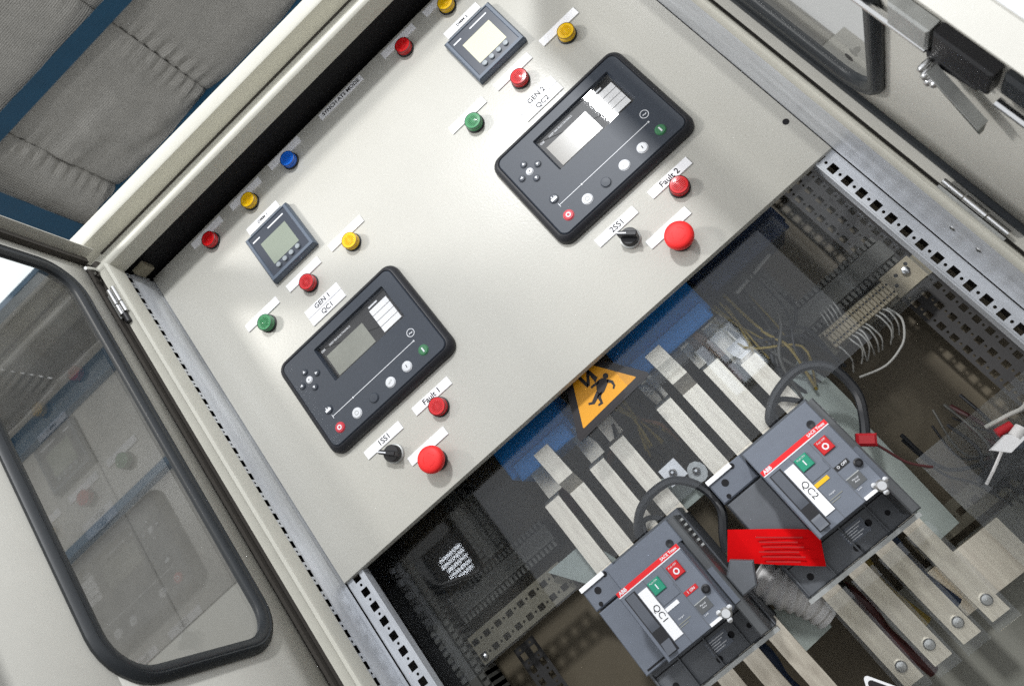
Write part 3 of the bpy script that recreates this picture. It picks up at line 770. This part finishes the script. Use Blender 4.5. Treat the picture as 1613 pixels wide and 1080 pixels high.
# breakers -----------------------------------------------------------------
def make_breaker(label, x, n, on):
    t = thing('circuit_breaker', label, 'circuit breaker', (x, 0, 0), 'moulded case circuit breakers')
    # moulded body
    b = part('body', MB().box(-61, 113, 57, 170, -525, -335, 2), 'brk_d', t)
    part('terminal_shroud', MB().box(-61, -2, 40, 57, -373, -336, 2), 'brk', t)
    part('white_edge', MB().box(-61, -20, 36, 40, -342, -335.5), 'white', t)
    for hx, hz, r in ((-41, -352, 5), (-49, -368, 3.2), (-20, -341, 4), (102, -515, 4), (60, -500, 4.5), (28, -514, 4.5), (-40, -506, 4.5), (86, -505, 3.5)):
        part('screw_hole', MB().lathe([(r, 56.4 if hz < -380 else 39.4), (r, 60 if hz < -380 else 42)], hx, hz, 14), 'blackmat', b)
    part('bottom_edge', MB().box(-62, 114, 50, 60, -531, -525.4), 'zinc', t)
    # motor operator housing
    part('side_cover', MB().box(98.2, 111, -24, 57, -516, -345, 2), 'brk_b', t)
    part('motor_housing', MB().box(0, 98, -68, 57, -471.5, -375.5, 1.2), 'brk', t)
    part('upper_housing', MB().box(0, 101, -30, 57, -375, -343.5, 1.2), 'brk', t)
    part('side_panel', MB().box(-58, -.4, 34, 57, -474, -376, 1.5), 'brk_d' if n == 2 else 'brk', t)  # darker grey on QC2 paints the shadow beside its motor housing
    f = part('front_plate', MB().box(1, 97, -70, -68, -470.5, -376, .6), 'brk', t)
    part('red_strip', MB().box(1, 97.5, -70.6, -70, -380.6, -374.4), 'strip_r', t)
    part('white_strip', MB().box(1, 97.5, -70.5, -70, -382.0, -380.7), 'wink', t)
    text('ABB', 6.2, 'wink', t, 9.5, -70.9, -377.5, bold=.22)
    text('SACE Tmax', 5.0, 'wink', t, 82, -70.9, -377.5, bold=.12)
    part('screw', MB().lathe([(5, -30.5), (5, -31.2), (2, -31), (.5, -30.6)], 86, -368, 18), 'black', t)
    # lever well and lever
    part('lever_well', MB().box(5.5, 21.5, -70.5, -69.8, -465.5, -385), 'black', f)
    lev = MB().loft([[(7, y0 - 70, z), (19.5, y0 - 70, z), (19.5, -69, z), (7, -69, z)] for z, y0 in ((-386, -1.4), (-420, -1.6), (-430, -1.2), (-438, .2), (-446, .8), (-454, -2.2), (-460, -6), (-464, -7.5))])
    part('lever', lev, 'lever', f)
    # white paper label, written along its length
    lb = part('paper_label', MB().box(22.5, 36.3, -71.6, -70.1, -456, -390.6), 'white', f)
    text('QC%d' % n, 11.5, 'ink', lb, 29.6, -71.9, -423.5, rot=-90)
    gb = part('push_button', MB().box(38.4, 55.2, -73, -70, -405.3, -388.8, .8), 'push_g', f)
    text('I', 9, 'wink', gb, 46.8, -73.3, -398, bold=.25); text('Push ON', 3.0, 'wink', gb, 46.8, -73.3, -391.2)
    rb = part('push_button', MB().box(68.6, 85.2, -73, -70, -405.3, -388.2, .8), 'push_r', f)
    part('off_symbol', MB().ring([([(76.9 + q * math.cos(k * .2618), -398.4 + q * math.sin(k * .2618)) for k in range(24)], y) for q, y in ((2.3, -72.9), (2.3, -73.4), (3.9, -73.4), (3.9, -72.9))]), 'wink', rb)
    text('Push OFF', 3.0, 'wink', rb, 76.9, -73.3, -391, )
    part('raised_step', MB().box(38, 64, -71, -70, -420, -406.3, .5), 'brk', f)
    part('status_window', MB().box(37, 55.8, -70.9, -70, -427.6, -422.8), 'yel' if n == 2 else 'white', f)
    text('charged', 2.8, 'wink', f, 46, -70.9, -441)
    fw = part('flag_window', MB().box(66.5, 84.8, -70.9, -70, -427.8, -422), 'push_r' if on else 'ink', f)
    text('I  ON' if on else 'O  OFF', 4.4, 'wink', fw, 76, -71.2, -424.9, bold=.08)
    part('key_lock', MB().lathe([(5.2, -70), (5.2, -74), (3.4, -75), (3.0, -73.5), (.5, -73.5)], 90.5, -434, 20), 'black', f)
    pl = part('rating_window', MB().box(67, 85, -70.8, -70, -453.5, -440), 'brk_b', f)
    part('rating_frame', MB().box(67, 85, -71, -70.6, -441, -440), 'zinc', f)
    text('Manual\nAuto', 3.0, 'wink', pl, 76, -71.1, -446.5)
    text('Lock', 3.0, 'wink', f, 72, -71.1, -456)
    part('padlock_slide', MB().box(67.5, 88, -74, -70.2, -470, -466.2), 'white', f)
    cp = part('selector_key', MB().lathe([(7, -70), (7, -76), (5, -78), (.5, -78)], 91, -468, 18), 'chrome', f)
    for a in (20, 140, 260):
        ca, sa = math.cos(math.radians(a)), math.sin(math.radians(a))
        part('key_lobe', MB().lathe([(3.2, -71), (3.2, -76.5), (.4, -77)], 91 + 8 * ca, -468 + 8 * sa, 12), 'chrome', cp)
    # moulded pole ribs, cover seams and small print
    for k in range(5):
        part('pole_rib', MB().box(-58 + k * 42.6, -55.6 + k * 42.6, 52, 57, -523, -478, .5), 'brk_d', b)
    part('cover_seam', MB().box(-58, 112, 55.6, 57.4, -484, -482.6), 'blackmat', b)
    part('cover_seam', MB().box(2, 96, -68.8, -67.6, -471, -470.2), 'blackmat', t)
    part('rating_plate', MB().box(24, 58, 56.4, 57.2, -508, -488), 'brk', b)
    for k in range(5): part('printed_line', MB().box(26, 54 - (k * 5) % 12, 56.1, 56.5, -492.5 - k * 3.2, -491.4 - k * 3.2), 'wink', b)
    for k in range(2): part('printed_line', MB().box(38, 56 - 6 * k, -70.7, -69.9, -447 - k * 3, -446.1 - k * 3), 'lcd_d', f)
    part('housing_seam', MB().box(36.9, 37.5, -70.4, -69.8, -470, -383), 'brk_d', f)
    part('housing_seam', MB().box(65.4, 66, -70.4, -69.8, -470, -383), 'brk_d', f)
    part('vent_slot', MB().box(-52, -8, 33.4, 34.2, -470, -467.6), 'blackmat', t)
    # dark right band with auxiliary connector
    part('aux_slot', MB().box(100, 108, -26, -24.3, -470, -420), 'brk', t)
    if n == 1: part('aux_plug', MB().prism([(112, -440), (128, -428), (150, -446), (134, -470), (112, -470)], -14, 10, 2), 'brk_d', t)
    for k in range(6):
        part('plug_pin', MB().box(111.2, 115, 10, 16, -352 - k * 8 - 3, -352 - k * 8), 'zinc', t)
    return t
make_breaker('grey motor operated circuit breaker labelled QC1, with red ON flag', -80, 1, True)
make_breaker('grey motor operated circuit breaker labelled QC2, with black OFF flag and yellow mark', 147, 2, False)

# zinc mounting plates behind the breakers
def plate_poly(P, y0, y1, lab, nm='mounting_bracket'):
    return single(nm, MB().prism(P, y0, y1), 'mplate', lab, 'bracket', (0, 0, 0), 'zinc mounting plates behind the breakers')
plate_poly([(264, -306), (306, -276), (317, -327), (317, -372), (309, -408), (303, -581), (262, -583), (240, -500), (240, -330)], 176, 180, 'pale zinc mounting plate beside the right-hand breaker, with cut corner')
plate_poly([(-201, -276), (-169, -276), (-120, -276), (-100, -330), (-100, -500), (-164, -325)], 176, 180, 'pale zinc mounting plate at the upper left of the left-hand breaker')
plate_poly([(30, -520), (95, -520), (79, -583), (28, -587), (20, -560)], 176, 180, 'pale zinc mounting plate at the lower right of the left-hand breaker')
plate_poly([(30, -280), (62, -300), (70, -340), (20, -340)], 150, 154, 'small zinc plate arching above the left-hand breaker')

# busbars -----------------------------------------------------------------
def bar(x, z0, z1, y, wd, lab, grp, jog=None, end=False, tilt=0):
    t = thing('busbar', lab, 'busbar', (x, y, 0), grp)
    if jog:
        secs = [[(tilt, jog, z1), (wd + tilt, jog, z1), (wd + tilt, jog + 6, z1), (tilt, jog + 6, z1)]]
        for zz, yy in ((-196, jog), (-214, 0), (z0, 0)):
            secs.append([(0, yy, zz), (wd, yy, zz), (wd, yy + 6, zz), (0, yy + 6, zz)])
        part('bar', MB().loft(secs), 'silver', t, smooth=25)
    else:
        secs = [[(tilt * k, 0, z), (wd + tilt * k, 0, z), (wd + tilt * k, 6, z), (tilt * k, 6, z)] for z, k in ((z0, 1), (z1, 0))]
        if not end:
            secs += [[(0, yy, zz), (wd, yy, zz), (wd, yy + 6, zz + 3), (0, yy + 6, zz + 3)] for yy, zz in ((14, z1 + 6), (58, z1 + 14), (62, z1 + 90))]
        else:
            secs = [[(tilt * k, yy, z), (wd + tilt * k, yy, z), (wd + tilt * k, yy + 6, z), (tilt * k, yy + 6, z)] for z, k, yy in ((z0, 1, 0), (z0 + 70, .5, 0), (z0 + 110, .3, -9), (z1, 0, -9))]
        part('bar', MB().loft(secs), 'silver', t, smooth=25)
    if end:
        part('bolt', MB().lathe([(7.5, 0), (7.5, -4), (6, -5.5), (.5, -6)], wd / 2 + tilt, z0 + 24, 16), 'chrome', t)
    return t
UG = 'upper busbars feeding the breakers'
LG = 'lower busbars leaving the breakers'
for bx, q, who in ((-80, 1, 'left-hand'), (147, 2, 'right-hand')):
    for k, od in enumerate(('first', 'second', 'third', 'fourth')):
        x = bx - 48 + 45.2 * k
        if k == 1: bar(x - 2, -345, -137, 125, 28, 'flat silver busbar with a bend, second from the left and the longest above breaker QC%d' % q, UG, jog=-22, tilt=-3)
        else: bar(x, -345, (-204, 0, -206, -200 if q == 1 else -236)[k], 125, 28, 'flat silver busbar, %s from the left above breaker QC%d' % (od, q), UG)
        bar(x, -682, -520, 118, 27, 'flat silver busbar with end bolt, %s from the left below breaker QC%d' % (od, q), LG, end=True, tilt=3)
# clear sleeves over lower bars of the right breaker
for k in range(4):
    x = 147 - 48 + 45.2 * k
    single('busbar_shield', MB().box(x - 3, x + 33, 100, 102, -690, -545), 'acry2', 'clear plastic shield over the %s lower busbar of breaker QC2' % ('first', 'second', 'third', 'fourth')[k], 'shield', (0, 0, 0), 'clear shields over the lower busbars')
# horizontal bars behind, lower right
hb = thing('busbar', 'wide bright horizontal busbar behind the lower bars at the bottom right', 'busbar', (0, 190, 0))
part('bar', MB().box(225, 345, 0, 8, -676, -606), 'silver', hb)

# small zinc square with bolt, rounded tab with bolt
t = thing('fixing_plate', 'small bright square plate with a bolt between the two breakers', 'plate', (57, 112, -291))
part('plate', MB().box(-15, 15, -2, 2, -15, 15), 'white', t).rotation_euler = (0, math.radians(-2), 0)
part('bolt', MB().lathe([(6, -2), (6, -6), (4, -7), (4, -10), (2, -12)], 0, 0, 12), 'chrome', t)
t = thing('fixing_plate', 'rounded zinc tab with a bolt beside the small square plate', 'plate', (84, 116, -312))
part('plate', MB().prism([(14 * math.cos(k * .5236), 16 * math.sin(k * .5236)) for k in range(12)], 0, 4), 'zinc', t)
part('bolt', MB().lathe([(6, 0), (6, -4), (4, -5), (2, -9)], 0, 2, 12), 'chrome', t)

# black cable loops
def cable(P, r, m, lab, cat='cable', nm='cable', grp=None, n=8, sm=5):
    return single(nm, MB().tube(P, r, n, sm), m, lab, cat, (0, 0, 0), grp)
cable([(-36, 96, -334), (-34, 92, -322), (-11, 84, -304), (20, 78, -297), (54, 76, -304), (76, 78, -334), (78, 70, -371), (56, 62, -402), (45, 60, -420)], 6.5, 'cable', 'black cable looping over the top of breaker QC1', grp='black cable loops')
cable([(208, 96, -336), (210, 90, -322), (240, 84, -303), (285, 78, -299), (315, 76, -324), (316, 76, -369), (298, 70, -400), (280, 62, -420)], 6.5, 'cable', 'black cable looping over the top of breaker QC2', grp='black cable loops')
cable([(215, 100, -334), (222, 95, -315), (240, 100, -312), (262, 110, -335)], 4, 'cable', 'short thin black cable inside the loop over breaker QC2', grp='black cable loops')
cable([(-30, 100, -334), (-22, 100, -318), (-8, 105, -320), (6, 110, -336)], 4, 'cable', 'short thin black cable inside the loop over breaker QC1', grp='black cable loops')

# red tag
t = thing('warning_tag', 'red plastic tag lying across the gap between the breakers', 'tag', (0, 22, 0))
gx0 = [(68, -399), (108, -429), (145, -459), (150, -482), (130, -505), (94, -478), (60, -450), (56, -431), (41, -428)]
up = [(68, -399), (88, -414), (108, -429), (127, -444), (145, -459), (151, -474)]
lo = [(40, -429), (59, -445), (78, -461), (97, -477), (116, -493), (131, -506)]
mb = MB()
for i in range(5):
    pass
yc = [10, 3, -2, -4, -2, 6]
mb.loft([[(up[i][0], yc[i], up[i][1]), (lo[i][0], yc[i] + 5, lo[i][1]), (lo[i][0], yc[i] + 6.2, lo[i][1]), (up[i][0], yc[i] + 1.2, up[i][1])] for i in range(6)])
part('tag_sheet', mb, 'tag', t, smooth=50)
for k in range(6):
    a = math.radians(-38.5); L0, L1 = 20 + (k % 3) * 3, 76 - (k * 7) % 13
    ox, oz = 74 - k * 3.0, -415 - k * 5.2
    part('printed_line', MB().prism([(ox + q * math.cos(a) - v * math.sin(a), oz + q * math.sin(a) + v * math.cos(a)) for q, v in ((L0, -.8), (L1, -.8), (L1, .8), (L0, .8))], -5.6, -5.2), 'tag_ink', t)
# red clip and its wire at the right breaker
t = thing('red_connector', 'small red connector with a thin dark red lead right of breaker QC2', 'connector', (276, 30, -424))
part('plug', MB().box(-8, 8, -8, 8, -10, 14, 3), 'wire_r', t).rotation_euler = (0, math.radians(-50), 0)
part('lead', MB().tube([(3, 0, -8), (8, 4, -25), (16, 8, -50), (34, 12, -72)], 1.8, 6, 5), 'dark_red', t)

# ribbed translucent sleeve
mb = MB(); P = []
mb.tube([(48, 150, -470), (60, 146, -500), (80, 150, -530), (92, 160, -560)], lambda u: 27 + 2.6 * math.sin(u * 52), 16, 16)
single('ribbed_hose', mb, 'ribbed', 'pale ribbed hose curving behind the right side of breaker QC1', 'hose')
for X0, Z0, m, lab in ((118, -560, 'cable', 'dark cable dropping behind the first lower busbar of breaker QC2'), (165, -540, 'wire_y', 'dull yellow cable between the second and third lower busbars of breaker QC2'), (212, -545, 'cable_blue', 'dark blue cable between the third and fourth lower busbars of breaker QC2'), (128, -590, 'dark_red', 'dark red coiled lead behind the lower busbars of breaker QC2'), (-20, -560, 'cable_blue', 'dark blue cable between the lower busbars of breaker QC1')):
    cable([(X0, 165, Z0 + 40), (X0 + 8, 160, Z0), (X0 + 2, 170, Z0 - 40), (X0 + 14, 180, Z0 - 110)], 9, m, lab, grp='cables behind the lower busbars')

# terminal strip on the right, with its rail, blocks, wires and slotted duct
t = thing('terminal_strip', 'long beige terminal strip at the right behind the cover', 'terminal strip', (0, 200, 0))
part('rail', MB().box(350, 545, 0, 5, -306, -268), 'olive', t)
for k in range(19):
    x = 357 + k * 6.2
    part('terminal_block', MB().box(x, x + 5.5, -26, 0, -301, -272, 1), 'term', t)
    part('terminal_screw', MB().lathe([(1.9, -26.3), (1.9, -25)], x + 2.75, -279, 8), 'black', t)
    part('terminal_screw', MB().lathe([(1.9, -26.3), (1.9, -25)], x + 2.75, -294, 8), 'black', t)
part('end_plate', MB().box(476, 528, -6, 0, -305, -264), 'term', t)
for dx, dz in ((496, -276), (486, -288), (518, -272)):
    part('rail_hole', MB().lathe([(3, -6.4), (3, -5)], dx, dz, 10), 'black', t)
part('rail_screw', MB().lathe([(6, -6), (6, -12), (3, -13)], 510, -280, 12), 'chrome', t)
rw = random.Random(3)
ORD = ('first', 'second', 'third', 'fourth', 'fifth', 'sixth', 'seventh', 'eighth', 'ninth', 'tenth', 'eleventh', 'twelfth', 'thirteenth', 'fourteenth')
for k in range(14):
    x = 361 + k * 6.3
    if rw.random() < .15: continue
    dz = rw.uniform(0, 8)
    cable([(x, 178, -301), (x + rw.uniform(-2, 2), 168, -312), (x + rw.uniform(-5, 1), 176, -325 - dz), (x - 8 + rw.uniform(-6, 2), 196, -338 - dz)], 1.25, 'wire_w', 'short white wire under the terminal strip, at about its %s terminal from the left' % ORD[k], 'wire', 'wire', 'white wires under the terminal strip', 6, 4)
for k in range(5):
    x = 372 + k * 6
    cable([(x, 178, -272), (x + 1, 166, -262), (x + 4, 172, -252), (x + 8, 190, -246)], 1.25, 'wire_w', 'short white wire rising from the terminal strip into the duct, %s from the left' % ORD[k], 'wire', 'wire', 'white wires above the terminal strip', 6, 4)
cable([(345, 150, -355), (381, 146, -366), (415, 150, -360), (434, 156, -348), (450, 170, -328), (449, 180, -305)], 1.7, 'wire_w', 'long pale wire arching below the terminal strip', 'wire', 'wire')

def duct(x0, x1, z0, z1, y, lab, teeth='z', n=18, m='duct'):
    t = thing('slotted_duct', lab, 'cable duct', (0, y, 0), 'grey slotted cable ducts')
    part('trough', MB().box(x0, x1, -6, 50, z0 + 10, z1 - 10), m, t)
    for k in range(n):
        if x1 - x0 > z1 - z0:
            p = (x1 - x0) / n; a = x0 + k * p
            part('tooth', MB().box(a, a + p * .55, -12, 50, z0, z0 + 9.6), m, t); part('tooth', MB().box(a, a + p * .55, -12, 50, z1 - 9.6, z1), m, t)
        else:
            p = (z1 - z0) / n; a = z0 + k * p
            part('tooth', MB().box(x0, x0 + 9.6, -12, 50, a, a + p * .55), m, t); part('tooth', MB().box(x1 - 9.6, x1, -12, 50, a, a + p * .55), m, t)
    if x1 - x0 > z1 - z0: part('duct_lid', MB().box(x0, x1, -14, -6.4, z0 + 12, z1 - 12), m, t)
    else: part('duct_lid', MB().box(x0 + 12, x1 - 12, -14, -6.4, z0, z1), m, t)
    return t
duct(330, 520, -262, -208, 210, 'grey slotted duct above the terminal strip', n=22)
duct(-372, -165, -250, -200, 215, 'grey slotted duct above the perforated rail on the left', n=24)
duct(-284, -238, -196, -60, 205, 'upright grey duct at the left behind the cover', n=14)
duct(-424, -384, -560, -110, 190, 'upright grey duct with open teeth beside the left flange', n=36)
duct(311, 372, -246, -90, 215, 'upright grey duct joining the terminal strip duct from above', n=14)
cable([(311, 180, -140), (390, 180, -128)], 3.2, 'wire_w', 'pale rod across the top of the upright duct on the right', 'rod', 'rod', None, 8, 0)

# perforated rails and rear posts
def prail(fn, u0, u1, w0, w1, lab, m='olive', rows=2, start=0):
    t = thing('perforated_rail', lab, 'rail', (0, 0, 0), 'perforated rails inside the cabinet')
    h = (w1 - w0) / rows
    for r in range(rows):
        mb = MB(); perforated(mb, fn, u0, u1, w0 + r * h, w0 + (r + 1) * h, w0 + (r + .5) * h, 12, 10, 2.3, 25, start)
        part('perforated_strip', mb, m, t, smooth=0)
    return t
prail(lambda u, v: (u, 200, v), -395, -184, -320, -270, 'beige perforated rail lying level at the lower left behind the cover')
part('rail_screw', MB().lathe([(5, 199), (5, 194), (2, 192)], -374, -309, 10), 'chrome', bpy.data.objects['perforated_rail'])
prail(lambda u, v: (v, 270, u), -860, 100, 496, 560, 'dark perforated rear post at the right side', 'inner', 3, 5)
prail(lambda u, v: (v, 280, u), -860, -326, -362, -318, 'dark perforated rear post at the lower left', 'inner', 2, 5)
prail(lambda u, v: (u, 240, v), 240, 420, -600, -560, 'perforated rail at the lower right under the zinc plate', 'olive', 1)

# yellow-green and brown wire bundles near the busbars
rb = random.Random(11)
for cx, cz, lab, grp in ((66, -190, 'thin yellow-green wire in the fan below the warning sign', 'yellow-green wires below the warning sign'), (276, -196, 'thin yellow-green wire in the fan above breaker QC2', 'yellow-green wires above breaker QC2')):
    for k in range(8):
        a = rb.uniform(-26, 26); b_ = rb.uniform(-24, 24); y = rb.uniform(140, 180)
        cable([(cx + a, y, cz + 52 + rb.uniform(-8, 8)), (cx + a * .25, y - 6, cz + 12), (cx + b_ * .3, y - 6, cz - 8), (cx + b_, y + 6, cz - 50 + rb.uniform(-8, 8))], 1.5, 'wire_y', lab, 'wire', 'wire', grp, 5, 4)
for k in range(3):
    cable([(196 + k * 5, 130, -108), (208 + k * 4, 122, -140), (216 + k * 4, 126, -170), (222 + k * 4, 140, -206)], 1.5, 'wire_b', 'thin brown wire hanging over the right blue box, %s from the left' % ORD[k], 'wire', 'wire', 'brown wires over the blue box', 5, 4)
# dark red insulators behind bars
single('insulator_block', MB().box(-122, -84, 190, 230, -232, -164, 4), 'dark_red', 'dark red insulator block left of the upper busbars of breaker QC1', 'insulator', (0, 0, 0))
single('insulator_block', MB().box(205, 232, 170, 210, -250, -150, 4), 'dark_red', 'dark red insulator block between the upper busbars of breaker QC2', 'insulator', (0, 0, 0))
# white patch with a curved edge behind the bars of the right breaker
single('white_patch', MB().prism([(237, -200), (266, -200), (267, -250), (256, -243), (246, -231), (239, -216)], 0, 1), 'white', 'white patch with a curved edge, behind the wires above breaker QC2', 'paper tag', (0, 150, 0))
# lower right: white ferrule, red and white leads
t = thing('cable_ferrule', 'white cable marker on a grey lead at the right edge', 'cable marker', (0, 40, 0))
part('sleeve', MB().loft([[(372 + a, b, -534 + 8 * k + c) for a, b, c in ((0, -8, 0), (16, -8, 16), (16, 8, 16), (0, 8, 0))] for k in (0, 1)] if False else [[(378 + u + 7, y, -530 + u * .1 - 7), (378 + u - 7, y, -530 + u * .1 + 9)][::1] + [(378 + u - 7, y + 12, -530 + u * .1 + 9), (378 + u + 7, y + 12, -530 + u * .1 - 7)] for u, y in ((0, -6), (26, -6))]), 'white', t)
part('lead', MB().tube([(340, 4, -548), (358, 0, -540), (380, 0, -530)], 2, 6, 4), 'ribbed', t)
part('tip', MB().tube([(402, 0, -527), (416, 0, -524)], 8, 10, 0), 'ribbed', t)
cable([(392, 60, -500), (420, 50, -505), (440, 48, -508), (470, 60, -495)], 2.8, 'wire_w', 'white lead curving at the right edge above the red sleeve', 'wire', 'wire')
cable([(395, 55, -513), (414, 55, -516)], 6, 'wire_r', 'short red sleeve at the right edge', 'sleeve', 'sleeve', None, 10, 0)
cable([(352, 120, -560), (392, 110, -556), (430, 120, -585), (470, 140, -640)], 16, 'cable', 'thick dark cable sweeping down at the lower right', 'cable', 'cable')
single('enclosure_box', MB().box(410, 590, 120, 250, -640, -545, 6), 'ctrl', 'dark blue-grey box at the right edge behind the lower cover', 'box')
single('gland_plate', MB().box(96, 598, 252, 256, -898, -612, 1), 'gland', 'flat grey steel plate behind the bar ends at the bottom right corner', 'plate')
# loose control wiring behind the cover
rq = random.Random(23)
for n, (x0, x1, z0, z1, cnt, mts, lab, grp) in enumerate((
        (-30, 120, -260, -140, 12, ('cable', 'cable', 'wire_b', 'duct'), 'thin dark control wire in the tangle between the two sets of upper busbars', 'control wires between the upper busbars'),
        (250, 350, -330, -140, 14, ('cable', 'cable', 'duct', 'wire_y'), 'thin dark control wire in the tangle left of the terminal strip', 'control wires left of the terminal strip'),
        (330, 440, -600, -470, 10, ('cable', 'cable', 'dark_red', 'duct'), 'thin dark lead in the tangle at the lower right edge', 'leads at the lower right edge'))):
    for k in range(cnt):
        xa, xb = rq.uniform(x0, x1), rq.uniform(x0, x1); ya = rq.uniform(150, 215)
        zm = (z0 + z1) / 2
        cable([(xa, ya + 20, z1 + rq.uniform(-10, 20)), (xa + rq.uniform(-20, 20), ya - 10, z1 * .6 + z0 * .4), (xb + rq.uniform(-30, 30), ya - 18, z1 * .35 + z0 * .65 + rq.uniform(-15, 15)), (xb, ya + 10, z0 + rq.uniform(-10, 10))],
              rq.uniform(1.4, 3.2), mts[k % len(mts)], lab, 'wire', 'wire', grp, 6, 5)
